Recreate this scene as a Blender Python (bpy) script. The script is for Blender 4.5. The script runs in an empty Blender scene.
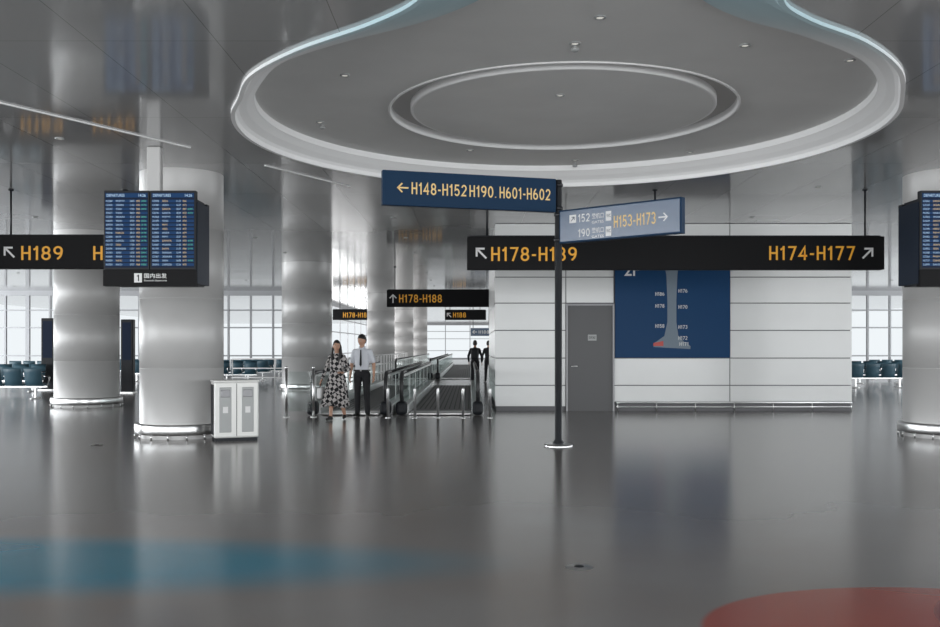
import bpy, bmesh, math, random
from mathutils import Vector, Matrix
random.seed(4)
F=950.0; HOR=347.0; CH=1.5; CEIL=4.4
def PX(x,d): return (x-470.0)/F*d
def PZ(y,d): return CH+(HOR-y)/F*d

# ---------------------------------------------------------------- materials
def mat(name,col,rough=0.5,metal=0.0,emit=None,es=0.0,ior=1.5,spec=None):
    m=bpy.data.materials.new(name); m.use_nodes=True
    b=m.node_tree.nodes['Principled BSDF']
    b.inputs['Base Color'].default_value=(*col,1)
    b.inputs['Roughness'].default_value=rough
    b.inputs['Metallic'].default_value=metal
    b.inputs['IOR'].default_value=ior
    if spec is not None: b.inputs['Specular IOR Level'].default_value=spec
    if emit:
        b.inputs['Emission Color'].default_value=(*emit,1); b.inputs['Emission Strength'].default_value=es
    return m
def nd(m,t,**kw):
    n=m.node_tree.nodes.new(t)
    for k,v in kw.items():
        setattr(n,k,v)
    return n
def lk(m,a,b): m.node_tree.links.new(a,b)
def noise_var(m,c1,c2,scale,detail=4):
    b=m.node_tree.nodes['Principled BSDF']
    tc=nd(m,'ShaderNodeTexCoord'); n=nd(m,'ShaderNodeTexNoise'); n.inputs['Scale'].default_value=scale; n.inputs['Detail'].default_value=detail
    r=nd(m,'ShaderNodeValToRGB'); r.color_ramp.elements[0].position=0.35; r.color_ramp.elements[1].position=0.65
    r.color_ramp.elements[0].color=(*c1,1); r.color_ramp.elements[1].color=(*c2,1)
    lk(m,tc.outputs['Object'],n.inputs['Vector']); lk(m,n.outputs['Fac'],r.inputs['Fac']); lk(m,r.outputs['Color'],b.inputs['Base Color'])

M={}
M['col']=mat('column_metal',(0.52,0.515,0.51),0.42,0.15) 
M['steel']=mat('brushed_steel',(0.66,0.66,0.66),0.28,1.0)
M['whitepaint']=mat('white_paint',(0.86,0.86,0.86),0.6)
m=mat('cove_paint_teal_light',(0.86,0.86,0.86),0.6); b=m.node_tree.nodes['Principled BSDF']
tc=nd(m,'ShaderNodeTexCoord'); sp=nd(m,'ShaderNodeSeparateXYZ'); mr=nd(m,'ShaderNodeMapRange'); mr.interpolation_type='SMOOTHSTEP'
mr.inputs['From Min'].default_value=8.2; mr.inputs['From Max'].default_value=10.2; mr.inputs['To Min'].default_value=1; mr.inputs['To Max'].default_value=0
mxn=nd(m,'ShaderNodeMix',data_type='RGBA'); mxn.inputs[6].default_value=(0.86,0.86,0.86,1); mxn.inputs[7].default_value=(0.46,0.62,0.67,1)  # teal light near the neck, painted into the white cove colour
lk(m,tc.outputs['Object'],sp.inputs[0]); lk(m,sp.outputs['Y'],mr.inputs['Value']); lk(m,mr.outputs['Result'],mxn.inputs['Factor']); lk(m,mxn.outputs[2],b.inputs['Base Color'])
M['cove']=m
M['groove']=mat('groove_paint',(0.55,0.54,0.53),0.6)
M['recess']=mat('recess_plaster',(0.60,0.59,0.58),0.55); noise_var(M['recess'],(0.72,0.72,0.71),(0.76,0.76,0.75),1.2)
M['blk']=mat('sign_black',(0.004,0.004,0.005),0.6,spec=0.2)
M['yel']=mat('sign_amber',(0.80,0.38,0.03),0.5,emit=(1.0,0.47,0.03),es=0.12)
M['cream']=mat('sign_cream',(0.75,0.53,0.22),0.5,emit=(1.0,0.66,0.25),es=0.1)
M['wht']=mat('sign_white',(0.70,0.70,0.70),0.5,emit=(1,1,1),es=0.05)
M['navy']=mat('sign_navy',(0.003,0.028,0.072),0.5,spec=0.2)
M['cheek']=mat('display_side_navy',(0.006,0.014,0.03),0.5,spec=0.25)
M['slate']=mat('sign_slate',(0.10,0.14,0.21),0.25)
M['pole']=mat('pole_black',(0.02,0.022,0.026),0.3,0.3)
M['mapblue']=mat('map_blue',(0.003,0.046,0.135),0.45,spec=0.2)
M['mapgrey']=mat('map_grey',(0.20,0.25,0.30),0.5,spec=0.2)
M['red']=mat('map_red',(0.5,0.05,0.04),0.4)
M['panel']=mat('wall_white_panel',(0.78,0.79,0.79),0.22); noise_var(M['panel'],(0.76,0.77,0.765),(0.80,0.81,0.805),0.6)
M['joint']=mat('panel_joint',(0.16,0.16,0.17),0.6)
M['door']=mat('door_grey',(0.10,0.10,0.105),0.45)
M['doorframe']=mat('door_frame',(0.25,0.25,0.26),0.4,0.3)
M['rubber']=mat('handrail_rubber',(0.03,0.03,0.032),0.45)
M['dark']=mat('dark_plastic',(0.012,0.014,0.018),0.5,spec=0.3)
M['scr']=mat('screen_blue',(0.004,0.008,0.022),0.5,emit=(0.01,0.04,0.12),es=0.12,spec=0.15)
M['scrrow']=mat('screen_row',(0.005,0.025,0.075),0.5,emit=(0.02,0.12,0.36),es=0.17,spec=0.15)
M['scry']=mat('screen_yellow',(0.7,0.5,0.2),0.5,emit=(1,0.7,0.25),es=0.1)
M['scrw']=mat('screen_white',(0.4,0.55,0.7),0.5,emit=(0.5,0.7,1),es=0.15)
M['scrg']=mat('screen_green',(0.1,0.5,0.3),0.5,emit=(0.15,0.8,0.5),es=0.1)
M['mull']=mat('window_frame_grey',(0.45,0.46,0.48),0.5,0.1)
M['seat']=mat('seat_teal',(0.045,0.11,0.15),0.45)
M['bin']=mat('bin_white_steel',(0.74,0.74,0.72),0.35,0.1)
M['bingrey']=mat('bin_grey_panel',(0.36,0.37,0.37),0.4,0.1)
M['lamp']=mat('downlight_lens',(0.9,0.9,0.85),0.4,emit=(1,0.96,0.88),es=0.5)
M['belt']=mat('walkway_belt',(0.12,0.12,0.123),0.4,0.2)
M['skirt']=mat('walkway_skirting',(0.70,0.71,0.71),0.4,0.2)
M['skin']=mat('skin',(0.50,0.29,0.20),0.5)
M['hair']=mat('hair_black',(0.012,0.010,0.010),0.5)
M['shirt']=mat('shirt_white',(0.66,0.68,0.73),0.8)
M['trouser']=mat('trousers_black',(0.010,0.010,0.013),0.8)
M['shoe']=mat('shoe_black',(0.01,0.01,0.01),0.35)
M['darkcloth']=mat('jacket_dark',(0.02,0.021,0.025),0.85)
M['eye']=mat('eye_white',(0.8,0.8,0.8),0.3)
M['lip']=mat('lips',(0.40,0.12,0.10),0.5)
# checker dress
m=mat('dress_check',(0.5,0.5,0.5),0.85)
tc=nd(m,'ShaderNodeTexCoord'); ck=nd(m,'ShaderNodeTexChecker'); ck.inputs['Scale'].default_value=13
ck.inputs['Color1'].default_value=(0.48,0.45,0.44,1); ck.inputs['Color2'].default_value=(0.010,0.010,0.012,1)
mp=nd(m,'ShaderNodeMapping'); mp.inputs['Rotation'].default_value=(0,math.radians(38),math.radians(10))
lk(m,tc.outputs['Object'],mp.inputs['Vector']); lk(m,mp.outputs['Vector'],ck.inputs['Vector']); lk(m,ck.outputs['Color'],m.node_tree.nodes['Principled BSDF'].inputs['Base Color'])
M['dress']=m
# glass (thin)
m=bpy.data.materials.new('thin_glass'); m.use_nodes=True; nt=m.node_tree; nt.nodes.clear()
o=nt.nodes.new('ShaderNodeOutputMaterial'); mx=nt.nodes.new('ShaderNodeMixShader'); t=nt.nodes.new('ShaderNodeBsdfTransparent'); g=nt.nodes.new('ShaderNodeBsdfGlossy')
t.inputs['Color'].default_value=(0.93,0.96,0.955,1); g.inputs['Roughness'].default_value=0.1; mx.inputs['Fac'].default_value=0.07
nt.links.new(t.outputs[0],mx.inputs[1]); nt.links.new(g.outputs[0],mx.inputs[2]); nt.links.new(mx.outputs[0],o.inputs['Surface'])
M['glass']=m
# ceiling panels
m=mat('ceiling_panel',(0.46,0.45,0.44),0.10,0.12,ior=1.95)
b=m.node_tree.nodes['Principled BSDF']
tc=nd(m,'ShaderNodeTexCoord'); br=nd(m,'ShaderNodeTexBrick'); br.offset=0.0
br.inputs['Scale'].default_value=1.0; br.inputs['Brick Width'].default_value=1.2; br.inputs['Row Height'].default_value=3.0
br.inputs['Mortar Size'].default_value=0.004; br.inputs['Mortar Smooth'].default_value=0.0
br.inputs['Color1'].default_value=(0.42,0.42,0.42,1); br.inputs['Color2'].default_value=(0.46,0.46,0.46,1); br.inputs['Mortar'].default_value=(0.22,0.22,0.22,1)
lk(m,tc.outputs['Object'],br.inputs['Vector']); lk(m,br.outputs['Color'],b.inputs['Base Color'])
nz=nd(m,'ShaderNodeTexNoise'); nz.inputs['Scale'].default_value=0.5; bp=nd(m,'ShaderNodeBump'); bp.inputs['Strength'].default_value=0.04; bp.inputs['Distance'].default_value=0.1
lk(m,tc.outputs['Object'],nz.inputs['Vector']); lk(m,nz.outputs['Fac'],bp.inputs['Height']); lk(m,bp.outputs['Normal'],b.inputs['Normal'])
M['ceil']=m
# floor
m=mat('polished_floor',(0.12,0.105,0.095),0.185,0.0,ior=2.1)
b=m.node_tree.nodes['Principled BSDF']
tc=nd(m,'ShaderNodeTexCoord')
nz=nd(m,'ShaderNodeTexNoise'); nz.inputs['Scale'].default_value=0.35; nz.inputs['Detail'].default_value=5
lk(m,tc.outputs['Object'],nz.inputs['Vector'])
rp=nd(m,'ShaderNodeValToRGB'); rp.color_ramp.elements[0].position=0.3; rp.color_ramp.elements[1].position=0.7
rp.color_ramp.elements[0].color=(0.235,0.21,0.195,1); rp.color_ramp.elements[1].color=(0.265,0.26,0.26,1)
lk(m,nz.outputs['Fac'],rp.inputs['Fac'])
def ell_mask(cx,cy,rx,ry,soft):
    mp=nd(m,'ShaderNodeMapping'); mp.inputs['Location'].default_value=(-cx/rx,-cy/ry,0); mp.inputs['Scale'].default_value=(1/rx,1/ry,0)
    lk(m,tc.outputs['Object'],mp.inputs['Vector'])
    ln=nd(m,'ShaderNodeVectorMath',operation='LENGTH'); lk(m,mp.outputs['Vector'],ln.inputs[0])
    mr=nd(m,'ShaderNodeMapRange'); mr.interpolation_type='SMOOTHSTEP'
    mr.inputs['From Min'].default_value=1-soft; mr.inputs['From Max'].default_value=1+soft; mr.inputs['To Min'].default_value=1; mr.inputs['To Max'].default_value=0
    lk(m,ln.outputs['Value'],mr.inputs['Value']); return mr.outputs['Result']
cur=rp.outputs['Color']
for (cx,cy,rx,ry,s,c) in [(-3.6,6.6,3.0,0.80,0.4,(0.02,0.24,0.36)),(2.55,4.95,1.32,0.98,0.02,(0.36,0.085,0.065)),(3.6,5.0,1.05,0.96,0.02,(0.25,0.045,0.045))]:  # soft blue reflection painted into the floor colour, then the red inlays
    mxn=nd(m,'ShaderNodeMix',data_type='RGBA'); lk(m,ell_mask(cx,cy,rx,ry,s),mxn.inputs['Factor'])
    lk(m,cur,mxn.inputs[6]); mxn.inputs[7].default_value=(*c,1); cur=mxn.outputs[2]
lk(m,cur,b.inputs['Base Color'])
M['floor']=m

# ---------------------------------------------------------------- stroke lettering
def arc_(cx,cy,rx,ry,a0,a1,n=12): return [(cx+rx*math.cos(math.radians(a0+(a1-a0)*i/n)),cy+ry*math.sin(math.radians(a0+(a1-a0)*i/n))) for i in range(n+1)]
G={}
G['H']=(0.6,[[(.08,.0),(.08,1)],[(.52,.0),(.52,1)],[(.08,.5),(.52,.5)]])
G['0']=(0.6,[arc_(.3,.5,.22,.43,0,360,24)])
G['1']=(0.36,[[(.24,0),(.24,1)],[(.24,.93),(.15,.80),(.03,.74)]])
G['2']=(0.6,[arc_(.3,.69,.21,.24,170,-35)+[(.09,.075),(.54,.075)]])
G['3']=(0.6,[arc_(.28,.71,.21,.22,160,-85),arc_(.28,.29,.23,.22,85,-160)])
G['4']=(0.6,[[(.42,.0),(.42,.94),(.06,.30),(.58,.30)]])
G['5']=(0.6,[[(.52,.925),(.15,.925),(.11,.50)]+arc_(.29,.33,.22,.26,130,-150)])
s6=[arc_(.3,.31,.22,.24,0,360,20),arc_(.42,.33,.34,.60,180,100)]
G['6']=(0.6,s6); G['9']=(0.6,[[(.6-x,1-y) for x,y in p] for p in s6])
G['7']=(0.6,[[(.05,.925),(.53,.925),(.22,.0)]])
G['8']=(0.6,[arc_(.3,.71,.19,.22,0,360,18),arc_(.3,.28,.22,.22,0,360,18)])
G['-']=(0.34,[[(.03,.42),(.31,.42)]]); G['.']=(0.2,[[(.1,.03),(.1,.10)]])

# ---------------------------------------------------------------- mesh builder
COL=bpy.context.scene.collection
class MB:
    def __init__(s): s.bm=bmesh.new(); s.mats=[]
    def mi(s,k):
        mm=M[k]
        if mm not in s.mats: s.mats.append(mm)
        return s.mats.index(mm)
    def merge(s,t,k=None,X=None,smooth=None):
        if X is not None: bmesh.ops.transform(t,matrix=X,verts=t.verts)
        if k is not None:
            i=s.mi(k)
            for f in t.faces: f.material_index=i
        if smooth is not None:
            for f in t.faces: f.smooth=smooth
        me=bpy.data.meshes.new('tmp'); t.to_mesh(me); t.free(); s.bm.from_mesh(me); bpy.data.meshes.remove(me)
    def box(s,c,sz,k,rz=0,bev=0,R=None):
        t=bmesh.new(); bmesh.ops.create_cube(t,size=1.0); bmesh.ops.scale(t,vec=sz,verts=t.verts)
        if bev: bmesh.ops.bevel(t,geom=t.edges[:],offset=bev,segments=3,affect='EDGES',profile=0.5)
        X=Matrix.Translation(c)@(R if R is not None else Matrix.Rotation(rz,4,'Z')); s.merge(t,k,X)
    def tube(s,pts,rad,k,seg=16,sy=1.0,caps=True,up=None):
        t=bmesh.new(); pts=[Vector(p) for p in pts]; rings=[]
        if not isinstance(rad,(list,tuple)): rad=[rad]*len(pts)
        prev=None
        for i,p in enumerate(pts):
            d=(pts[min(i+1,len(pts)-1)]-pts[max(i-1,0)]).normalized()
            if prev is None:
                u=Vector(up) if up else (Vector((1,0,0)) if abs(d.x)<0.9 else Vector((0,1,0)))
            else: u=prev
            u=(u-d*u.dot(d)).normalized(); prev=u; v=d.cross(u)
            r=rad[i]; r=(r,r*sy) if not isinstance(r,(list,tuple)) else r
            rings.append([t.verts.new(p+u*math.cos(2*math.pi*j/seg)*r[0]+v*math.sin(2*math.pi*j/seg)*r[1]) for j in range(seg)])
        for a,b in zip(rings[:-1],rings[1:]):
            for j in range(seg):
                f=t.faces.new((a[j],a[(j+1)%seg],b[(j+1)%seg],b[j])); f.smooth=True
        if caps:
            t.faces.new(rings[0][::-1]); t.faces.new(rings[-1])
        s.merge(t,k)
    def lathe(s,prof,k,seg=48,c=(0,0,0),ks=None):
        t=bmesh.new(); rings=[]
        for (r,z) in prof:
            rings.append([t.verts.new((c[0]+r*math.cos(2*math.pi*j/seg),c[1]+r*math.sin(2*math.pi*j/seg),c[2]+z)) for j in range(seg)])
        for a,b in zip(rings[:-1],rings[1:]):
            for j in range(seg):
                f=t.faces.new((a[j],a[(j+1)%seg],b[(j+1)%seg],b[j])); f.smooth=True
        s.merge(t,k)
    def disc(s,c,r,k,seg=32,down=False,ry=None):
        t=bmesh.new(); ry=ry or r
        vs=[t.verts.new((c[0]+r*math.cos(2*math.pi*j/seg),c[1]+ry*math.sin(2*math.pi*j/seg),c[2])) for j in range(seg)]
        t.faces.new(vs[::-1] if down else vs); s.merge(t,k)
    def poly(s,pts,k,X=None):
        t=bmesh.new(); t.faces.new([t.verts.new(p) for p in pts]); s.merge(t,k,X)
    def ball(s,c,r,k,seg=16,X=None):
        t=bmesh.new(); bmesh.ops.create_uvsphere(t,u_segments=seg,v_segments=max(6,seg//2),radius=1)
        r=r if isinstance(r,(list,tuple)) else (r,r,r)
        bmesh.ops.scale(t,vec=r,verts=t.verts); bmesh.ops.translate(t,vec=c,verts=t.verts)
        s.merge(t,k,X,smooth=True)
    def glyphs(s,st,x0,x1,z0,z1,y,k,X=None,w=0.135):
        tot=sum(G[c][0]+0.13 for c in st)-0.13; sx=(x1-x0)/tot; sz=(z1-z0)
        t=bmesh.new(); cx=0; lay=0
        for c in st:
            gw,pl=G[c]
            for p in pl:
                lay+=1; yy=y-0.00005*(lay%6)
                cl=(len(p)>2 and abs(p[0][0]-p[-1][0])<1e-6 and abs(p[0][1]-p[-1][1])<1e-6)
                P=[Vector(q) for q in p]; L=[];R=[]
                for i,q in enumerate(P):
                    a=P[i-1] if i>0 else (P[-2] if cl else q); bb=P[i+1] if i<len(P)-1 else (P[1] if cl else q)
                    d1=(q-a); d2=(bb-q)
                    d1=d1.normalized() if d1.length>1e-7 else d2.normalized(); d2=d2.normalized() if d2.length>1e-7 else d1
                    n1=Vector((-d1.y,d1.x)); n2=Vector((-d2.y,d2.x)); m_=(n1+n2)
                    m_=m_.normalized() if m_.length>1e-3 else n1
                    h=w/2/max(0.45,m_.dot(n1)); L.append(q+m_*h); R.append(q-m_*h)
                vl=[t.verts.new((x0+(cx+v.x)*sx,yy,z0+v.y*sz)) for v in L]; vr=[t.verts.new((x0+(cx+v.x)*sx,yy,z0+v.y*sz)) for v in R]
                for i in range(len(P)-1): t.faces.new((vr[i],vr[i+1],vl[i+1],vl[i]))
            cx+=gw+0.13
        s.merge(t,k,X)
    def text(s,st,x0,x1,z0,z1,y,k,X=None,off=0.012):
        if all(c in G for c in st): return s.glyphs(st,x0,x1,z0,z1,y,k,X)
        cu=bpy.data.curves.new('t','FONT'); cu.body=st; cu.offset=off; cu.size=1
        ob=bpy.data.objects.new('t',cu); COL.objects.link(ob); bpy.context.view_layer.update()
        me=bpy.data.meshes.new_from_object(ob.evaluated_get(bpy.context.evaluated_depsgraph_get()))
        bpy.data.objects.remove(ob); bpy.data.curves.remove(cu)
        if len(me.vertices)==0: return
        xs=[v.co.x for v in me.vertices]; ys=[v.co.y for v in me.vertices]
        a,b,c,d=min(xs),max(xs),min(ys),max(ys)
        for v in me.vertices:
            v.co=Vector((x0+(v.co.x-a)/(b-a)*(x1-x0), y, z0+(v.co.y-c)/max(d-c,1e-6)*(z1-z0)))
        t=bmesh.new(); t.from_mesh(me); bpy.data.meshes.remove(me)
        s.merge(t,k,X)
    def arrow(s,cx,cz,size,ang,y,k,X=None):
        w=0.13; L=0.5
        polys=[[(-w/2,-L),(w/2,-L),(w/2,L-0.1),(-w/2,L-0.1)],
               [(0,L),(-0.42,L-0.42),(-0.42+0.09,L-0.42-0.09),(0.0,L-0.18)],
               [(0,L),(0.0,L-0.18),(0.42-0.09,L-0.42-0.09),(0.42,L-0.42)]]
        ca,sa=math.cos(ang),math.sin(ang)
        for pl in polys:
            s.poly([(cx+size*(p[0]*ca-p[1]*sa),y,cz+size*(p[0]*sa+p[1]*ca)) for p in pl],k,X)
    def build(s,name,loc=(0,0,0),rz=0):
        me=bpy.data.meshes.new(name); s.bm.to_mesh(me); s.bm.free()
        for mm in s.mats: me.materials.append(mm)
        ob=bpy.data.objects.new(name,me); ob.location=loc; ob.rotation_euler=(0,0,rz); COL.objects.link(ob); return ob
def dup(ob,loc,rz=0):
    o=bpy.data.objects.new(ob.name.split('.')[0],ob.data); o.location=loc; o.rotation_euler=(0,0,rz); COL.objects.link(o); return o

# ---------------------------------------------------------------- floor
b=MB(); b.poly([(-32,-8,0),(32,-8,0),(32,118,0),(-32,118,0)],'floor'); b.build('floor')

# ---------------------------------------------------------------- ceiling with keyhole recess
cx,cy,r=1.17,12.8,4.21
sideR=[(2.42,7.2),(2.56,7.9),(2.98,8.40),(3.72,9.0),(4.45,9.9)]
sideL=[(-0.22,7.2),(-0.40,7.9),(-0.86,8.5),(-1.66,9.25),(-2.30,10.1)]
arc=[(cx+r*math.cos(math.radians(a)),cy+r*math.sin(math.radians(a))) for a in range(-25,206,10)]
upper=sideR+arc+sideL[::-1]
lower=[(x,14.4-y) for x,y in upper[1:-1]][::-1]
ctrl=upper+lower
def catmull(P,n=5):
    out=[]; N=len(P)
    for i in range(N):
        p0,p1,p2,p3=[Vector(P[(i+j)%N]) for j in (-1,0,1,2)]
        for k in range(n):
            t=k/n; out.append(0.5*((2*p1)+(p2-p0)*t+(2*p0-5*p1+4*p2-p3)*t*t+(3*p1-p0-3*p2+p3)*t**3))
    return out
loop=catmull(ctrl)
N=len(loop)
nrm=[]
for i in range(N):
    tg=(loop[(i+1)%N]-loop[i-1]).normalized(); nrm.append(Vector((-tg.y,tg.x)))
def wf(p):
    u=min(1,max(0,(4.0-abs(p.y-7.2))/3.0)); return 1+2.1*u*u*(3-2*u)
def off(dv): return [loop[i]+nrm[i]*dv*(wf(loop[i]) if dv>0 else 1) for i in range(N)]
def fill(bld,outer,holes,z,k):
    t=bmesh.new(); E=[]
    for lp in [outer]+holes:
        vs=[t.verts.new((p[0],p[1],z)) for p in lp]
        for i in range(len(vs)): E.append(t.edges.new((vs[i],vs[(i+1)%len(vs)])))
    bmesh.ops.triangle_fill(t,use_beauty=True,use_dissolve=False,edges=E)
    for f in t.faces:
        if f.normal.z>0: f.normal_flip()
    bld.merge(t,k)
b=MB()
lip=off(-0.05)
fill(b,[(-32,-8),(32,-8),(32,118),(-32,118)],[[tuple(p) for p in lip]],CEIL,'ceil')
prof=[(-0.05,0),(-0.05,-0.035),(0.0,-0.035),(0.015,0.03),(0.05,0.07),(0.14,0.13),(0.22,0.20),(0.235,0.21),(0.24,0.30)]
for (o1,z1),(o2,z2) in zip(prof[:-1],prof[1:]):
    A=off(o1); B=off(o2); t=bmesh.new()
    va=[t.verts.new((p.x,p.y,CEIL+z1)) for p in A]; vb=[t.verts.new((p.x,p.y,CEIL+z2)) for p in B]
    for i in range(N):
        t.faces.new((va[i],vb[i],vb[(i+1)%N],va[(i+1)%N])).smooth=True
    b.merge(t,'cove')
ic=(1.25,13.0)
def circ(rr,c=ic,n=96): return [(c[0]+rr*math.cos(2*math.pi*j/n),c[1]+rr*math.sin(2*math.pi*j/n)) for j in range(n)]
ic2=(1.17,1.6)
fill(b,[tuple(p) for p in off(0.24)],[circ(2.36),circ(2.36,ic2)],CEIL+0.30,'recess')
for c in (ic,ic2):
    b.lathe([(2.36,0.30),(2.36,0.285),(2.33,0.285),(2.32,0.40)],'whitepaint',96,(c[0],c[1],CEIL))
    b.lathe([(2.32,0.40),(2.06,0.40)],'groove',96,(c[0],c[1],CEIL))
    b.lathe([(2.06,0.40),(2.06,0.31),(2.04,0.30),(2.02,0.305)],'whitepaint',96,(c[0],c[1],CEIL))
    b.disc((c[0],c[1],CEIL+0.305),2.02,'recess',96,down=True)
b.build('ceiling')

b=MB()
pts=[]
for yy in range(9,46,4):
    for xx in range(-22,27,4):
        x=xx+0.3; 
        if (x-1.17)**2+(yy-12.8)**2<5.2**2 or (yy<9.6 and abs(x-1.17)<4): continue
        pts.append((x,yy+0.2,CEIL))
for (px,py) in [(575,43),(600,17),(575,160),(345,75),(320,122),(350,155),(850,60),(810,130),(560,95),(470,150),(690,152),(745,45)]:
    d=F*3.2/(HOR-py); pts.append((PX(px,d),d,CEIL+0.30))
for p in pts:
    b.lathe([(0.06,0),(0.06,-0.010),(0.042,-0.014),(0.038,-0.004)],'bingrey',20,p); b.disc((p[0],p[1],p[2]-0.005),0.038,'lamp',20,down=True)
b.build('ceiling_downlights')
b=MB()
for (px,py) in [(575,45),(575,163),(322,124)]:
    d=F*3.2/(HOR-py); x=PX(px,d)
    b.tube([(x,d,CEIL+0.30),(x,d,CEIL+0.26)],[0.02,0.02],'bingrey'); b.ball((x,d,CEIL+0.25),(0.045,0.045,0.025),'bingrey')
b.build('smoke_detectors')
for i,(p,q) in enumerate([((0,102),(190,147)),((265,165),(350,186))]):
    P=[]
    for (x,y) in (p,q):
        d=F*2.9/(HOR-y); P.append(Vector((PX(x,d),d,CEIL-0.010)))
    dv=P[1]-P[0]; b=MB(); b.box((0,0,0),(dv.length,0.028,0.016),'whitepaint',math.atan2(dv.y,dv.x)); b.build('trim_%d'%(i+1),(P[0]+P[1])/2)

# ---------------------------------------------------------------- columns
def column(px,d,rad):
    b=MB(); z=CEIL
    prof=[(rad,0.0)]
    for k in range(1,4):
        zz=k*1.15; prof+=[(rad,zz-0.004),(rad-0.003,zz-0.003),(rad-0.003,zz+0.003),(rad,zz+0.004)]
    prof+=[(rad,z)]
    b.lathe(prof,'col',72)
    R=rad+0.07
    b.lathe([(rad,0.24),(R,0.24),(R+0.012,0.22),(R+0.012,0.09),(R,0.07),(rad,0.07)],'steel',72)
    for j in range(16):
        a=2*math.pi*j/16; b.tube([(R*math.cos(a),R*math.sin(a),0),(R*math.cos(a),R*math.sin(a),0.08)],0.015,'steel',8)
    return b.build('round_column',(PX(px,d),d,0))
column(182,16.0,0.68); column(87,24.1,0.78); column(307,33,0.86); column(381,52,0.75)
column(950,16.0,0.73); column(404,75,0.75); column(1120,24.5,0.8); column(-120,16,0.7); column(420,98,0.75)

# ---------------------------------------------------------------- white service block
WY=22.3; x0,x1=0.585,8.97; depth=7.0
b=MB()
xs=[x0,2.25,3.38,6.10,x1]; zs=[0.21,0.60,1.24,1.89,2.53,3.14,3.78,CEIL]
g=0.010
b.box(((x0+x1)/2,WY+depth/2+0.03,CEIL/2),(x1-x0-0.06,depth-0.02,CEIL-0.002),'joint')
for i in range(4):
    for j in range(len(zs)-1):
        a,c=xs[i],xs[i+1]; z0,z1=zs[j],zs[j+1]
        if i==1 and z1<2.6: continue
        if i==2 and 1.2<z0<3.2: continue
        if i==0 and j==0: z0=0.1
        b.box(((a+c)/2,WY+0.01,(z0+z1)/2),(c-a-2*g,0.03,z1-z0-2*g),'panel',bev=0.004)
for sx,xx in ((-1,x0+0.015),(1,x1-0.015)):
    n=4
    for i in range(n):
        for j in range(len(zs)-1):
            b.box((xx,WY+0.03+depth*(i+0.5)/n,(zs[j]+zs[j+1])/2),(0.03,depth/n-2*g,zs[j+1]-zs[j]-2*g),'panel')
b.build('wall_front')
b=MB(); dx=(2.25+3.38)/2
b.box((0,0,1.235),(1.07,0.05,2.47),'door')
for s in (-1,1): b.box((s*0.545,-0.03,1.255),(0.04,0.08,2.51),'doorframe')
b.box((0,-0.03,2.49),(1.05,0.08,0.04),'doorframe')
b.box((0.05,-0.03,1.72),(0.20,0.012,0.14),'bingrey'); b.text('STAFF ONLY',-0.03,0.13,1.69,1.75,-0.038,'blk')
b.tube([(-0.43,-0.03,1.05),(-0.43,-0.08,1.05),(-0.30,-0.08,1.05)],0.012,'steel',8)
b.build('door_1',(dx,WY-0.0,0))
b=MB()
b.tube([(3.42,WY-0.09,0.20),(8.93,WY-0.09,0.20)],0.022,'steel',12)
b.tube([(3.42,WY-0.09,0.10),(8.93,WY-0.09,0.10)],0.015,'steel',12)
for i in range(7):
    x=3.45+i*0.91; b.tube([(x,WY-0.09,0),(x,WY-0.09,0.2)],0.015,'steel',8)
b.build('baseboard_front')
# map board
b=MB(); bx0,bx1,bz0,bz1=3.40,6.09,1.25,3.36
b.box(((bx0+bx1)/2,0,(bz0+bz1)/2),(bx1-bx0,0.04,bz1-bz0),'mapblue')
def mp_(px,py): return (PX(px,WY),-0.023,PZ(py,WY))
b.poly([mp_(x,y) for x,y in [(664,266),(678,266),(677,275),(676,300),(676,322),(678,336),(684,342),(690,346),(690,349),(653,347),(654,343),(664,336),(667,322),(667,300),(666,275)]][::-1],'mapgrey')
b.poly([(x,y-0.002,z) for x,y,z in [mp_(x,y) for x,y in [(653,343),(663,341),(663,346),(653,346)]]],'red')
for (x,y,s) in [(655,294,'H186'),(655,306,'H178'),(655,326,'H158'),(678,291,'H176'),(678,307,'H170'),(678,327,'H173'),(678,338,'H172'),(679,344,'H171')]:
    b.text(s,PX(x,WY),PX(x+9,WY),PZ(y+1.8,WY),PZ(y-1.8,WY),-0.024,'wht')
b.text('2F',PX(624,WY),PX(639,WY),PZ(276,WY),PZ(264,WY),-0.024,'wht')
b.build('terminal_map_board',(0,WY-0.02,0))

# ---------------------------------------------------------------- hanging black signs
def hang_sign(d,xa,xb,yt,yb,items,rods,name='hanging_gate_sign'):
    b=MB(); X0,X1=PX(xa,d),PX(xb,d); Z0,Z1=PZ(yb,d),PZ(yt,d); mx=(X0+X1)/2
    b.box((0,0,(Z0+Z1)/2),(X1-X0,0.22,Z1-Z0),'blk',bev=0.01)
    b.box((0,0,Z1+0.012),(X1-X0-0.1,0.12,0.02),'dark')
    for rx in rods:
        x=PX(rx,d)-mx; b.tube([(x,0,Z1),(x,0,CEIL)],0.018,'dark',10); b.lathe([(0.05,0),(0.05,-0.02),(0.018,-0.03)],'dark',16,(x,0,CEIL))
    dd=d-0.113; 
    for it in items:
        if it[0]=='t':
            _,s,a,c,ya,yc=it; b.text(s,PX(a,dd)-mx,PX(c,dd)-mx,PZ(yc,dd),PZ(ya,dd),-0.1135,'yel')
        else:
            _,ax,ay,sz,ang=it; b.arrow(PX(ax,dd)-mx,PZ(ay,dd),sz*dd/F,ang,-0.1135,'wht')
    return b.build(name,(mx,d,0))
NW=math.radians(45); NE=math.radians(-45)
hang_sign(17.5,467,882,237,270,[('t','H178-H189',491,577,247,261),('t','H174-H177',769,855,246,260),('a',481,253,15,NW),('a',868,253,15,NE)],[487,655,865])
hang_sign(17.5,-12,190,236,269,[('t','H189',21,63,246,260),('t','H190',93,135,246,260),('a',9,252,15,NW)],[11,125])
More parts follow.
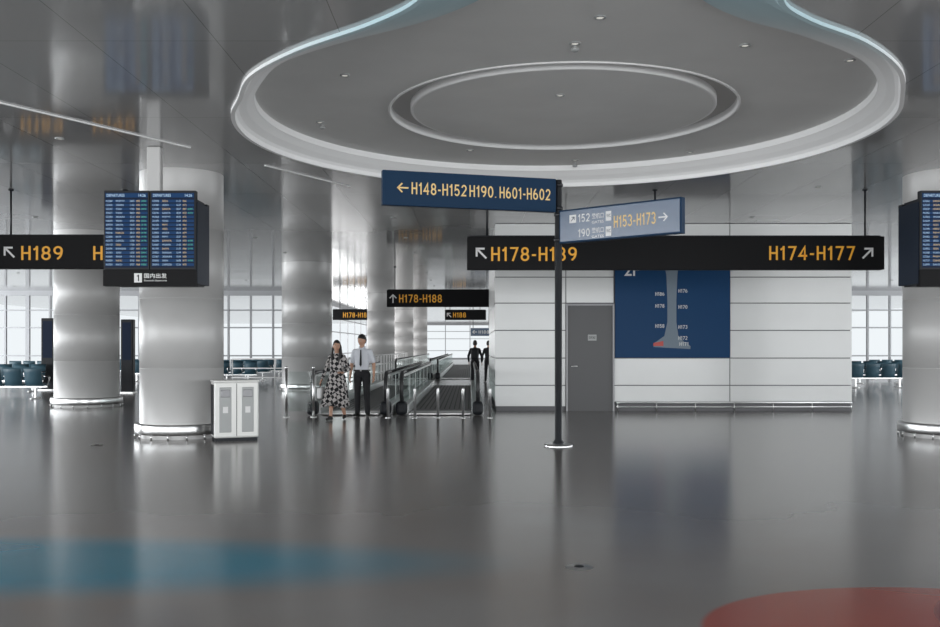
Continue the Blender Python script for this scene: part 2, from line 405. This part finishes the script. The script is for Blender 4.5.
hang_sign(34.4,387,490.5,290,307,[('t','H178-H188',399,442,294.5,302.5),('a',393,298.5,9,0)],[395,487])
hang_sign(56,333,372,309.5,320,[('t','H178-H187',343,370,312.5,317.5)],[340,365])
hang_sign(58,445,486,310,320,[('t','H188',453,466,312.5,317.5),('a',449,315,6,NW)],[450,480])
b=MB(); b.box((0,0,0),(1.3,0.1,0.5),'slate'); b.arrow(-0.4,0,0.3,math.radians(90),-0.056,'wht'); b.text('H188',-0.15,0.5,-0.1,0.1,-0.055,'wht')
for s in (-0.5,0.5): b.tube([(s,0,0.25),(s,0,CEIL-PZ(332,60))],0.02,'dark',8)
b.build('hanging_direction_sign',(PX(481,60),60,PZ(332,60)))

# ---------------------------------------------------------------- pole sign
b=MB(); px_,py_=1.34,14.4
b.lathe([(0.0,0.03),(0.20,0.03),(0.215,0.02),(0.215,0.0)],'steel',40)
b.lathe([(0.09,0.03),(0.085,0.06),(0.055,0.10),(0.055,4.0),(0.05,4.03),(0.0,4.03)],'pole',32)
def sign_panel(pA,pB,z0,z1,items,face):
    A=Vector(pA)-Vector((px_,py_)); B=Vector(pB)-Vector((px_,py_)); L=(B-A).length; ang=math.atan2((B-A).y,(B-A).x)
    X=Matrix.Translation((A.x,A.y,0))@Matrix.Rotation(ang,4,'Z')
    b.box(X@Vector((L/2,0,(z0+z1)/2)),(L,0.11,z1-z0),'navy',ang,bev=0.008)
    b.box(X@Vector((L/2,-0.055,(z0+z1)/2)),(L-0.05,0.008,z1-z0-0.05),face,ang)
    for it in items(L): 
        if it[0]=='t': b.text(it[1],it[2],it[3],it[4],it[5],-0.0605,it[6],X)
        elif it[0]=='a': b.arrow(it[1],it[2],it[3],it[4],-0.0605,it[5],X)
        else: b.poly([(it[1],-0.0602,it[3]),(it[2],-0.0602,it[3]),(it[2],-0.0602,it[4]),(it[1],-0.0602,it[4])],it[5],X)
def L1(L):
    u=lambda x:(x-382)/174.0*L
    return [('a',u(401),3.785,0.17,math.radians(90),'cream'),('t','H148-H152',u(409.5),u(464),3.70,3.87,'cream'),('t','H190.',u(466.5),u(494),3.70,3.87,'cream'),('t','H601-H602',u(497),u(550),3.70,3.87,'cream')]
sign_panel((-1.26,13.6),(1.28,14.35),3.53,4.03,L1,'navy')
def L2(L):
    u=lambda x:(x-562)/121.0*L*(1.04-0.04*(x-562)/121.0)
    R=[('t','152',u(582),u(594),3.35,3.47,'wht'),('t','190',u(582),u(594),3.13,3.25,'wht'),('t','H153-H173',u(618),u(659),3.22,3.39,'cream'),('a',u(666),3.305,0.15,math.radians(-90),'wht')]
    R+=[('q',u(573),u(580),3.35,3.47,'wht'),('a',u(576.5),3.41,0.09,NE,'navy')]
    R+=[('t','登机口',u(596),u(608),3.38,3.46,'wht'),('t','GATES',u(596),u(608),3.31,3.35,'wht'),('t','登机口',u(596),u(608),3.17,3.25,'wht'),('t','GATES',u(596),u(608),3.10,3.14,'wht'),
        ('q',u(610),u(615.5),3.33,3.47,'wht'),('q',u(610),u(615.5),3.11,3.25,'wht'),('t','WC',u(610.7),u(615),3.38,3.43,'navy'),('t','WC',u(610.7),u(615),3.16,3.21,'navy')]
    return R
sign_panel((1.38,14.38),(2.93,13.05),3.06,3.56,L2,'slate')
for z in (3.6,3.95,3.12,3.5): b.lathe([(0.056,-0.025),(0.07,-0.02),(0.07,0.02),(0.056,0.025)],'pole',24,(0,0,z))
b.build('wayfinding_pole_sign',(px_,py_,0))

# ---------------------------------------------------------------- flight information displays
def display(name_loc,mirror=1):
    b=MB(); w=0.655; H=1.10
    for i in range(2):
        x=i*0.655
        b.box((x+0.3275,0.06,3.15),(0.645,0.10,1.12),'dark',bev=0.01)
        b.poly([(x+0.025,0.008,2.62),(x+0.63,0.008,2.62),(x+0.63,0.008,3.68),(x+0.025,0.008,3.68)],'scr')
        b.poly([(x+0.03,0.006,3.61),(x+0.625,0.006,3.61),(x+0.625,0.006,3.67),(x+0.03,0.006,3.67)],'scrrow')
        b.text('DEPARTURES',x+0.05,x+0.3,3.62,3.66,0.004,'scrw'); b.text('14:26',x+0.5,x+0.6,3.62,3.66,0.004,'scrw')
        for r_ in range(17):
            z=3.56-r_*0.056
            b.poly([(x+0.03,0.0065,z-0.019),(x+0.625,0.0065,z-0.019),(x+0.625,0.0065,z+0.019),(x+0.03,0.0065,z+0.019)],'scrrow')
            rr=random.random
            fl=random.choice(['CZ','MU','CA','HU','ZH'])+str(random.randint(1000,9999))
            b.text(fl,x+0.04,x+0.13,z-0.013,z+0.013,0.004,'scrw',off=0.0)
            b.text(random.choice(['BEIJING','WUHAN','CHENGDU','SHANGHAI','XIAN','SANYA','HAIKOU']),x+0.18,x+0.25+rr()*0.07,z-0.013,z+0.013,0.004,random.choice(['scry','scrw']),off=0.0)
            b.text('%02d:%02d'%(random.randint(6,23),random.randint(0,59)),x+0.38,x+0.44,z-0.013,z+0.013,0.004,'scrw',off=0.0)
            b.text('H1%02d'%random.randint(48,90),x+0.47,x+0.52,z-0.013,z+0.013,0.004,'scry',off=0.0)
            if rr()<0.6: b.text(random.choice(['ON TIME','BOARDING']),x+0.54,x+0.61,z-0.011,z+0.011,0.004,'scrg',off=0.0)
    b.box((0.655,0.06,2.475),(1.31,0.12,0.23),'blk')
    b.poly([(0.44,-0.002,2.41),(0.55,-0.002,2.41),(0.55,-0.002,2.54),(0.44,-0.002,2.54)],'wht'); b.text('1',0.475,0.515,2.43,2.52,-0.004,'blk')
    b.text('国内出发',0.58,0.90,2.47,2.54,-0.002,'wht'); b.text('Domestic Departures',0.58,0.90,2.42,2.45,-0.002,'wht')
    b.box((0.655,0.64,3.0),(1.31,0.12,1.2),'dark',bev=0.01)
    b.box((0.655,0.35,3.60),(1.2,0.55,0.04),'dark'); b.box((0.655,0.35,2.40),(1.2,0.55,0.04),'dark')
    for sx in (0.01,1.30): b.box((sx,0.36,2.98),(0.03,0.6,1.16),'cheek')
    b.box((0.60,0.4,(3.6+CEIL)/2),(0.20,0.14,CEIL-3.6),'col',bev=0.02)
    return b.build('flight_information_display',name_loc)
display((PX(103,13.4),13.4,0),1)
display((PX(920.5,13.4),13.4,0),-1)

# ---------------------------------------------------------------- recycling bin
b=MB()
b.box((0,0,0.50),(0.70,0.42,0.90),'bin',bev=0.03); b.box((0,0,0.03),(0.66,0.38,0.06),'dark'); b.box((0,0,0.955),(0.72,0.44,0.03),'bin',bev=0.01)
b.box((0,-0.211,0.5),(0.008,0.01,0.84),'dark')
for s in (-1,1):
    x=s*0.175
    b.box((x,-0.205,0.50),(0.19,0.02,0.72),'bingrey',bev=0.009)
    b.box((x,-0.212,0.76),(0.15,0.02,0.12),'doorframe',bev=0.009)
    b.box((x,-0.218,0.50),(0.08,0.004,0.10),'wht')
b.box((-0.352,0,0.5),(0.01,0.34,0.8),'dark') 
b.build('recycling_bin',(PX(234,15.3),15.35,0),math.radians(22))

# ---------------------------------------------------------------- moving walkways
def walkway(xa,xb,ya,yb):
    b=MB(); 
    b.box(((xa+xb)/2,(ya+yb)/2+0.3,0.015),(xb-xa-0.3,yb-ya-0.6,0.03),'belt')
    n=12
    for i in range(n):
        x=xa+0.2+(xb-xa-0.4)*i/(n-1); b.box((x,(ya+yb)/2+0.9,0.034),(0.02,yb-ya-2,0.008),'dark')
    b.box(((xa+xb)/2,ya+0.55,0.034),(xb-xa-0.32,1.0,0.01),'steel')
    for x in (xa,xb):
        b.box((x,(ya+yb)/2+0.25,0.11),(0.26,yb-ya-0.3,0.22),'skirt',bev=0.02)
        b.box((x,ya+0.12,0.16),(0.24,0.36,0.30),'dark',bev=0.08)
        b.box((x,(ya+yb)/2+0.35,0.55),(0.016,yb-ya-0.7,0.68),'glass')
        y=ya+0.5
        while y<yb:
            b.box((x,y,0.55),(0.02,0.02,0.68),'skirt'); y+=2.4
        pts=[(x,ya+0.2,0.22)]
        for a in range(-80,91,17): pts.append((x,ya+0.35-0.33*math.cos(math.radians(a)),0.60+0.33*math.sin(math.radians(a))))
        pts+=[(x,ya+1.2,0.93)]
        b.tube(pts,[0.045]*len(pts),'rubber',12)
        b.tube([(x,ya+1.2,0.93),(x,yb-0.3,0.93)],0.03,'rubber',12)
        b.box((x,(ya+yb)/2+0.35,0.87),(0.10,yb-ya-0.7,0.06),'skirt')
    return b.build('moving_walkway')
walkway(-3.45,-1.85,20.75,36.5); walkway(-1.5,0.17,20.75,36.5)
walkway(-3.45,-1.85,44,80); walkway(-1.5,0.17,44,80)
def railing(pts,h=1.0,k='whitepaint',step=1.4,name='guard_railing'):
    b=MB()
    for z in (h,h*0.66,h*0.33): b.tube([(p[0],p[1],z) for p in pts],0.025,k,10)
    for (a,c) in zip(pts[:-1],pts[1:]):
        A=Vector(a);C=Vector(c); n=max(1,int((C-A).length/step))
        for i in range(n+1):
            p=A.lerp(C,i/n); b.tube([(p.x,p.y,0),(p.x,p.y,h)],0.025,k,8)
    return b.build(name)
railing([(-3.85,30),(-3.85,58)],1.15)
railing([(-4.2,36),(-9,36)],1.05)
b=MB()
for x in (-0.29,0.29):
    b.tube([(x,0,0),(x,0,1.06)],0.03,'steel',12); b.lathe([(0.07,0.0),(0.07,0.015),(0.03,0.02)],'steel',16,(x,0,0))
    b.ball((x,0,1.06),0.034,'steel',12)
b.box((0,0,0.55),(0.5,0.012,0.85),'glass')
b.build('glass_barrier',(PX(300,20.3),20.3,0))
def bollard(px,d,h=0.64):
    b=MB(); b.lathe([(0.06,0),(0.06,0.015),(0.028,0.02),(0.028,h-0.03),(0.02,h),(0,h)],'steel',20); b.build('steel_bollard',(PX(px,d),d,0))
for px in (388,415,438,463,490): bollard(px,20.1)

# ---------------------------------------------------------------- airport seats
def bench(n=4):
    b=MB(); w=0.58
    L=n*w
    b.box((0,0.05,0.36),(L,0.06,0.05),'steel')
    for s in (-1,1):
        x=s*(L/2-0.35); b.box((x,0.05,0.19),(0.05,0.05,0.34),'steel'); b.box((x,0.03,0.02),(0.06,0.62,0.04),'steel',bev=0.01)
    for i in range(n):
        x=-L/2+w*(i+0.5)
        prof=[(-0.24,0.43),(-0.20,0.45),(0.0,0.43),(0.17,0.42),(0.24,0.46),(0.28,0.60),(0.33,0.80),(0.36,0.92)]
        t=bmesh.new(); top=[];bot=[]
        for (y,z) in prof:
            top.append([t.verts.new((x+s*0.245,y,z)) for s in (-1,0,1)]); bot.append([t.verts.new((x+s*0.245,y+0.02,z-0.045)) for s in (-1,0,1)])
        for A,sg in ((top,1),(bot,-1)):
            for p,q in zip(A[:-1],A[1:]):
                for j in range(2): t.faces.new((p[j],p[j+1],q[j+1],q[j])[::sg]).smooth=True
        for j in (0,2):
            for i2 in range(len(prof)-1): t.faces.new((top[i2][j],top[i2+1][j],bot[i2+1][j],bot[i2][j]))
        for e in (0,-1):
            for j in range(2): t.faces.new((top[e][j],top[e][j+1],bot[e][j+1],bot[e][j]))
        bmesh.ops.recalc_face_normals(t,faces=t.faces)
        b.merge(t,'seat')
    for i in range(n+1):
        x=-L/2+w*i
        b.tube([(x,0.06,0.38),(x,-0.12,0.62),(x,-0.05,0.66),(x,0.25,0.66)],0.018,'steel',8)
        b.box((x,0.05,0.665),(0.05,0.34,0.025),'dark',bev=0.01)
    return b.build('airport_bench')
bn=bench(); bn.location=(PX(8,27.5),27.5,0); bn.rotation_euler=(0,0,math.radians(180))
B=[(PX(-75,27.5),27.5,180),(PX(8,32),32,0),(PX(-40,37),37,180),(PX(40,40),40,180),(PX(155,41),41,0),(PX(245,43),43,180),(PX(262,46),46,0),(PX(225,38.5),39,0),
   (PX(877,35),35,180),(PX(945,35),35,180),(PX(880,39),39,0),(PX(955,39),39,0),(PX(890,44),44,180),(PX(130,46),46,180)]
for x,y,a in B: dup(bn,(x,y,0),math.radians(a))
def kiosk(px,d,w=0.6,h=2.0):
    b=MB(); b.box((0,0,h/2),(w,0.25,h),'dark',bev=0.03); b.poly([(-w/2+0.06,-0.128,h*0.45),(w/2-0.06,-0.128,h*0.45),(w/2-0.06,-0.128,h-0.1),(-w/2+0.06,-0.128,h-0.1)],'scr')
    b.box((0,-0.05,0.02),(w+0.1,0.4,0.04),'steel'); b.build('information_kiosk',(PX(px,d),d,0))
kiosk(128,31,0.4,2.4); kiosk(49,33,0.45,2.5)

# ---------------------------------------------------------------- window walls
cnt=[0]
def facade(p,q,step=1.5,zs=(0.15,1.05,2.5,3.4),thick=0.09,head=0.25,dep=0.14):
    cnt[0]+=1
    P=Vector(p);Q=Vector(q); d=Q-P; L=d.length; ang=math.atan2(d.y,d.x); b=MB(); n=int(L/step)
    for i in range(n+1):
        x=L*i/n; b.box((x,0,CEIL/2),(thick*(2.2 if i%4==0 else 1),dep,CEIL),'mull')
    for z in zs: b.box((L/2,0,z),(L,0.10,0.07),'mull')
    b.box((L/2,0,CEIL-head/2),(L,0.16,head),'mull'); b.box((L/2,0,0.06),(L,0.2,0.12),'mull')
    b.build('window_%d'%cnt[0],(P.x,P.y,0),ang)
facade((-32,49),(-9,49),1.1); facade((9,49),(32,49),1.1); facade((-9,49),(-9,116),4.0,thick=0.06,dep=0.08); facade((9,49),(9,116),4.0,thick=0.06,dep=0.08); facade((-9,116),(9,116),3.0)
facade((-32,-8),(-32,49),2.5); facade((32,-8),(32,49),2.5)

# ---------------------------------------------------------------- people
def person(name,loc,rz,J,labels,vox=0.007,female=False,head_yaw=0,head_pitch=0,dress=False,hairlong=False,scale=1.0,extra=None):
    """J: joints in metres for a 1.75 m body facing -Y"""
    segs=[] # (p0,p1,r0,r1,label)
    core=MB()
    def seg(p,q,r0,r1,lab,n=4,sy=1.0):
        p=Vector(p);q=Vector(q)
        pts=[p.lerp(q,i/n) for i in range(n+1)]; rr=[r0+(r1-r0)*i/n for i in range(n+1)]
        core.tube(pts,rr,'skin',16,sy=sy); core.ball(p,r0*0.98,'skin',14); core.ball(q,r1*0.98,'skin',14)
        segs.append((p,q,r0,r1,lab))
    sw=J.get('sw',0.168 if not female else 0.15)
    if not female:
        rings=[(0.86,0.155,0.11),(0.93,0.165,0.118),(1.0,0.155,0.112),(1.08,0.15,0.108),(1.2,0.162,0.115),(1.32,0.172,0.118),(1.40,0.16,0.10),(1.45,0.11,0.08),(1.48,0.06,0.06)]
    else:
        rings=[(0.86,0.155,0.11),(0.93,0.17,0.122),(1.0,0.15,0.11),(1.08,0.125,0.095),(1.2,0.14,0.108),(1.28,0.15,0.12),(1.36,0.15,0.10),(1.43,0.10,0.075),(1.47,0.05,0.05)]
    core.tube([(0,0,z) for z,_,_ in rings],[(a,c) for _,a,c in rings],'skin',28,up=(1,0,0))
    for z0,z1,lab in ((0.86,0.985,labels['hip']),(1.0,1.40,labels['top'])):
        for sx in (-0.07,0,0.07): segs.append((Vector((sx,0,z0)),Vector((sx,0,z1)),0.10,0.10,lab))
    seg((0,0,1.43),(0,-0.012,1.56),0.056,0.052,'skin')
    for s,S in ((-1,'R'),(1,'L')):
        sh=Vector((s*sw,0,1.40)); el=Vector(J['el'+S]); wr=Vector(J['wr'+S])
        seg((s*0.08,0,1.41),sh,0.06,0.058,labels['top'])
        if labels['sleeve']=='short':
            mid=sh.lerp(el,0.75); seg(sh,mid,0.060,0.060,labels['top']); seg(mid,el,0.045,0.04,'skin'); seg(el,wr,0.041,0.027,'skin')
        else:
            seg(sh,el,0.058,0.048,labels['top']); seg(el,el.lerp(wr,0.93),0.048,0.036,labels['top']); seg(el.lerp(wr,0.9),wr,0.028,0.027,'skin')
        d=Vector(J.get('hd'+S,(wr-el))).normalized() 
        side=Vector((0,-1,0)); side=(side-d*side.dot(d)); side=side.normalized() if side.length>0.2 else Vector((1,0,0))
        pn=d.cross(side).normalized()
        if pn.dot(Vector((-s,0,0)))<0: pn=-pn
        pc=wr+d*0.085
        for k in range(4):
            o=side*(0.03-0.02*k)
            seg(wr+o*0.6,pc+o,0.014,0.013,'skin',2)
            Lf=(0.072,0.080,0.074,0.058)[k]
            a=pc+o; m1=a+d*Lf*0.5+pn*0.006+o*0.1; m2=m1+d*Lf*0.42+pn*0.022
            seg(a,m1,0.0095,0.009,'skin',2); seg(m1,m2,0.009,0.0075,'skin',2)
        a=wr+d*0.03+side*0.026; m1=a+d*0.035+side*0.026+pn*0.01; m2=m1+d*0.032+side*0.006+pn*0.008
        seg(a,m1,0.012,0.0105,'skin',2); seg(m1,m2,0.0105,0.008,'skin',2)
        hp=Vector((s*0.088,0,0.90)); kn=Vector(J['kn'+S]); an=Vector(J['an'+S]); fd=Vector(J.get('fd'+S,(s*0.2,-1,0))).normalized()
        if labels['leg']=='skin':
            seg(hp,kn,0.085,0.055,'skin'); seg(kn,kn.lerp(an,0.35),0.052,0.054,'skin'); seg(kn.lerp(an,0.35),an,0.054,0.034,'skin')
        else:
            seg(hp,kn,0.098,0.068,labels['leg']); seg(kn,an+Vector((0,0,0.0)),0.068,0.056,labels['leg'])
        seg(an+Vector((0,0,-0.015)),an+fd*0.05+Vector((0,0,-0.03)),0.042,0.042,'shoe') 
        seg(an-fd*0.04+Vector((0,0,-0.045)),an+fd*0.16+Vector((0,0,-0.05)),0.036,0.032,'shoe',sy=0.8)
    ob=core.build('core'); md=ob.modifiers.new('r','REMESH'); md.mode='VOXEL'; md.voxel_size=vox
    sm=ob.modifiers.new('s','SMOOTH'); sm.factor=0.5; sm.iterations=3
    bpy.context.view_layer.update()
    me=bpy.data.meshes.new_from_object(ob.evaluated_get(bpy.context.evaluated_depsgraph_get())); bpy.data.objects.remove(ob)
    t=bmesh.new(); t.from_mesh(me)
    out=MB()
    prep=[(a,c-a,max((c-a).length_squared,1e-9),r0,r1,out.mi(l)) for a,c,r0,r1,l in segs]
    for f in t.faces:
        p=f.calc_center_median(); best=9;bi=0
        for a,dv,l2,r0,r1,l in prep:
            u=min(1,max(0,(p-a).dot(dv)/l2)); dd=(p-a-dv*u).length-(r0+(r1-r0)*u)
            if dd<best: best=dd;bi=l
        f.material_index=bi; f.smooth=True
    out.merge(t)
    HX=Matrix.Translation((0,-0.015,1.64))@Matrix.Rotation(head_yaw,4,'Z')@Matrix.Rotation(head_pitch,4,'X')@Matrix.Scale(1.06,4)
    def shape(n,hair=False):
        x,y,z=n; px=x*0.076; py=y*0.094; pz=z*0.118
        if z<0: px*=1-0.32*(-z)**1.5 
        if z<-0.2 and y>0: py*=1-0.5*(-z-0.2)
        if not hair:
            g=math.exp(-((x/0.16)**2+((z+0.12)/0.22)**2)) if y<0 else 0; py-=0.024*g*(1 if z<0.1 else 0.6)
            for sx in (-0.36,0.36):
                e=math.exp(-(((x-sx)/0.18)**2+((z-0.06)/0.13)**2)) if y<0 else 0; py+=0.011*e
            c=math.exp(-((x/0.3)**2+((z+0.85)/0.2)**2)) if y<0.2 else 0; py-=0.018*c
            l=math.exp(-((x/0.25)**2+((z+0.52)/0.08)**2)) if y<0 else 0; py-=0.006*l
        return Vector((px,py,pz))
    t=bmesh.new(); bmesh.ops.create_uvsphere(t,u_segments=40,v_segments=30,radius=1)
    for v in t.verts: v.co=shape(v.co)
    out.merge(t,'skin',HX,True)
    for sx in (-1,1):
        out.ball((sx*0.028,-0.080,0.007),(0.012,0.008,0.006),'eye',12,HX); out.ball((sx*0.028,-0.0865,0.007),(0.006,0.003,0.006),'hair',8,HX)
        out.ball((sx*0.029,-0.086,0.024),(0.016,0.006,0.003),'hair',8,HX)
        out.ball((sx*0.077,0.005,-0.005),(0.009,0.018,0.03),'skin',12,HX)
    out.ball((0,-0.090,-0.060),(0.021,0.006,0.006),'lip',12,HX)
    t=bmesh.new(); bmesh.ops.create_uvsphere(t,u_segments=48,v_segments=40,radius=1)
    rm=[f for f in t.faces if (lambda c:(c.y<-0.15 and c.z<0.56-0.5*c.x*c.x-0.10*math.sin(c.x*4+1)) or (c.z<(-0.55 if not hairlong else -0.8)) or (c.y<0.12 and c.z<0.15 and not hairlong))(f.calc_center_median())]
    bmesh.ops.delete(t,geom=rm,context='FACES')
    for v in t.verts:
        n=v.co.copy(); v.co=shape(n,True)*(1.09)+Vector((0,0.004,0.006))+Vector((0,0,0.003*math.sin(n.x*30)))
    sol=bmesh.ops.solidify(t,geom=t.faces[:],thickness=0.008)
    out.merge(t,'hair',HX,True)
    if hairlong:
        out.tube([(0,0.03,1.70),(0,0.055,1.62),(0,0.07,1.52),(0,0.085,1.42),(0,0.09,1.32),(0,0.085,1.24)],[(0.07,0.05),(0.088,0.055),(0.095,0.045),(0.10,0.035),(0.09,0.028),(0.05,0.012)],'hair',20,up=(1,0,0))
        for s in (-1,1): out.tube([(s*0.07,-0.02,1.68),(s*0.088,-0.02,1.58),(s*0.092,-0.05,1.47),(s*0.085,-0.10,1.36),(s*0.075,-0.115,1.26)],[0.02,0.026,0.026,0.022,0.008],'hair',12)
    if dress:
        seg_=56; t=bmesh.new(); rings=[]
        prof=[(1.43,0.10,0.085,0),(1.38,0.15,0.115,0),(1.28,0.162,0.132,0),(1.15,0.15,0.12,0.003),(1.05,0.155,0.125,0.006),(0.95,0.19,0.15,0.01),(0.8,0.22,0.18,0.016),(0.65,0.25,0.205,0.022),(0.5,0.275,0.23,0.028),(0.31,0.305,0.255,0.034),(0.305,0.29,0.24,0.034),(0.6,0.22,0.18,0.02)]
        for z,a,c,wv in prof:
            sh=0.10*max(0,(1.0-z))
            rings.append([t.verts.new((-sh*0.7+(a+wv*math.sin(9*th))*math.cos(th),-sh*0.2+(c+wv*math.sin(9*th+1))*math.sin(th),z+0.02*math.sin(3*th)*(1.4-z if z<1 else 0))) for th in [2*math.pi*j/seg_ for j in range(seg_)]])
        for a,c in zip(rings[:-1],rings[1:]):
            for j in range(seg_): t.faces.new((a[j],a[(j+1)%seg_],c[(j+1)%seg_],c[j])).smooth=True
        out.merge(t,'dress')
    if extra: extra(out)
    o=out.build(name,loc,rz); o.scale=(scale,)*3; return o
AZ=0.085
def wx(o):
    o.box((-0.36,-0.05,0.60),(0.10,0.26,0.24),'whitepaint',bev=0.03)
    o.tube([(-0.36,-0.13,0.71),(-0.355,-0.09,0.80),(-0.355,-0.0,0.80),(-0.36,0.05,0.71)],0.008,'dark',8)
person('woman_in_checked_dress',(PX(337,19.5),19.5,0),math.radians(-12),
  dict(elR=(-0.27,0.03,1.13),wrR=(-0.34,-0.04,0.90),elL=(0.26,0.05,1.14),wrL=(0.20,-0.17,1.06),hdL=(-0.4,-0.9,0.1),
       knR=(-0.08,-0.12,0.50),anR=(-0.09,-0.16,AZ),knL=(0.09,0.02,0.49),anL=(0.10,0.22,AZ+0.01)),
  dict(hip='dress',top='dress',sleeve='long',leg='skin'),female=True,dress=True,hairlong=True,head_yaw=math.radians(25),scale=0.925,extra=wx)
def mx_(o):
    o.poly([(-0.012,-0.124,1.44),(0.012,-0.124,1.44),(0.026,-0.134,1.12),(0,-0.132,1.07),(-0.026,-0.134,1.12)][::-1],'darkcloth')
    o.box((0,-0.0,0.995),(0.318,0.228,0.03),'shoe',bev=0.008); o.box((0,-0.118,0.995),(0.04,0.01,0.034),'steel')
    for s in (-1,1): o.tube([(s*0.005,-0.085,1.445),(s*0.05,-0.05,1.49),(s*0.062,0.01,1.50),(0,0.065,1.50)],[0.014,0.016,0.016,0.014],'shirt',10)
person('man_in_white_shirt',(PX(364,20.9),20.55,0),math.radians(-8),
  dict(elR=(-0.24,0.03,1.13),wrR=(-0.25,-0.06,0.88),elL=(0.25,0.03,1.13),wrL=(0.27,-0.05,0.88),
       knR=(-0.10,-0.02,0.49),anR=(-0.11,0.02,AZ),knL=(0.11,-0.03,0.49),anL=(0.13,-0.04,AZ)),
  dict(hip='trouser',top='shirt',sleeve='short',leg='trouser'),head_yaw=math.radians(-28),head_pitch=math.radians(12),scale=1.0,extra=mx_)
def bk(o): o.box((0,0.20,1.22),(0.30,0.17,0.42),'dark',bev=0.05)
person('man_in_dark_jacket',(PX(475,38.5),38.5,0.0),math.radians(175),
  dict(elR=(-0.27,0.04,1.13),wrR=(-0.27,-0.06,0.88),elL=(0.27,0.03,1.13),wrL=(0.26,-0.08,0.9),
       knR=(-0.10,-0.10,0.50),anR=(-0.11,-0.12,AZ),knL=(0.10,0.04,0.49),anL=(0.11,0.20,AZ+0.02)),
  dict(hip='trouser',top='darkcloth',sleeve='long',leg='trouser'),vox=0.011,extra=bk)
person('man_in_black_coat',(PX(488.5,41),41,0),math.radians(190),
  dict(elR=(-0.27,0.04,1.13),wrR=(-0.22,-0.14,1.0),elL=(0.27,0.03,1.13),wrL=(0.27,-0.05,0.88),
       knR=(-0.10,-0.04,0.49),anR=(-0.11,0.02,AZ),knL=(0.11,-0.03,0.49),anL=(0.12,-0.05,AZ)),
  dict(hip='trouser',top='darkcloth',sleeve='long',leg='trouser'),vox=0.011)

b=MB(); b.lathe([(0.0,0.006),(0.085,0.006),(0.095,0.0)],'steel',32); b.lathe([(0.0,0.010),(0.03,0.010),(0.035,0.006)],'dark',16)
o=b.build('floor_outlet_cover',(PX(579,6.47),6.47,0)); dup(o,(PX(97,14.5),14.5,0))

# ---------------------------------------------------------------- light
w=bpy.data.worlds.new('World'); bpy.context.scene.world=w; w.use_nodes=True
bg=w.node_tree.nodes['Background']; bg.inputs['Color'].default_value=(0.92,0.97,1.0,1); bg.inputs['Strength'].default_value=0.95
def area(name,loc,sx,sy,L,col=(1,1,1),rot=(0,0,0)):
    l=bpy.data.lights.new(name,'AREA'); l.shape='RECTANGLE'; l.size=sx; l.size_y=sy; l.energy=L*math.pi*sx*sy; l.color=col
    o=bpy.data.objects.new(name,l); o.location=loc; o.rotation_euler=rot; COL.objects.link(o)
R90=math.radians(90)
area('fill_left',(-31.7,20,2.2),56,3.8,10.5,(0.95,0.98,1),(R90,0,-R90))  # added fill lamp along the unseen left glazing, brightens the hall
area('fill_right',(31.7,20,2.2),56,3.8,6.5,(0.95,0.98,1),(R90,0,R90))  # weaker added fill from the unseen right side
area('fill_rear',(0,-7.8,2.2),60,3.8,5.8,(0.97,0.99,1.0),(-R90,0,math.pi))  # added fill lamp behind the camera, at the open end of the hall
area('fill_corridor_left',(-9.4,82,2.2),64,3.6,2.6,(1,1,1),(R90,0,-R90))  # added fill outside the corridor glazing, brightens the far floor
area('fill_corridor_right',(9.4,82,2.2),64,3.6,2.6,(1,1,1),(R90,0,R90))  # matching added fill on the other corridor side

cam=bpy.data.cameras.new('camera'); co=bpy.data.objects.new('camera',cam); COL.objects.link(co)
co.location=(0,0,CH); co.rotation_euler=(math.radians(90),0,0); cam.sensor_width=36; cam.lens=36*F/940; cam.shift_y=(HOR-313.5)/940; cam.clip_end=500
bpy.context.scene.camera=co
vs=bpy.context.scene.view_settings
vs.view_transform='Standard'
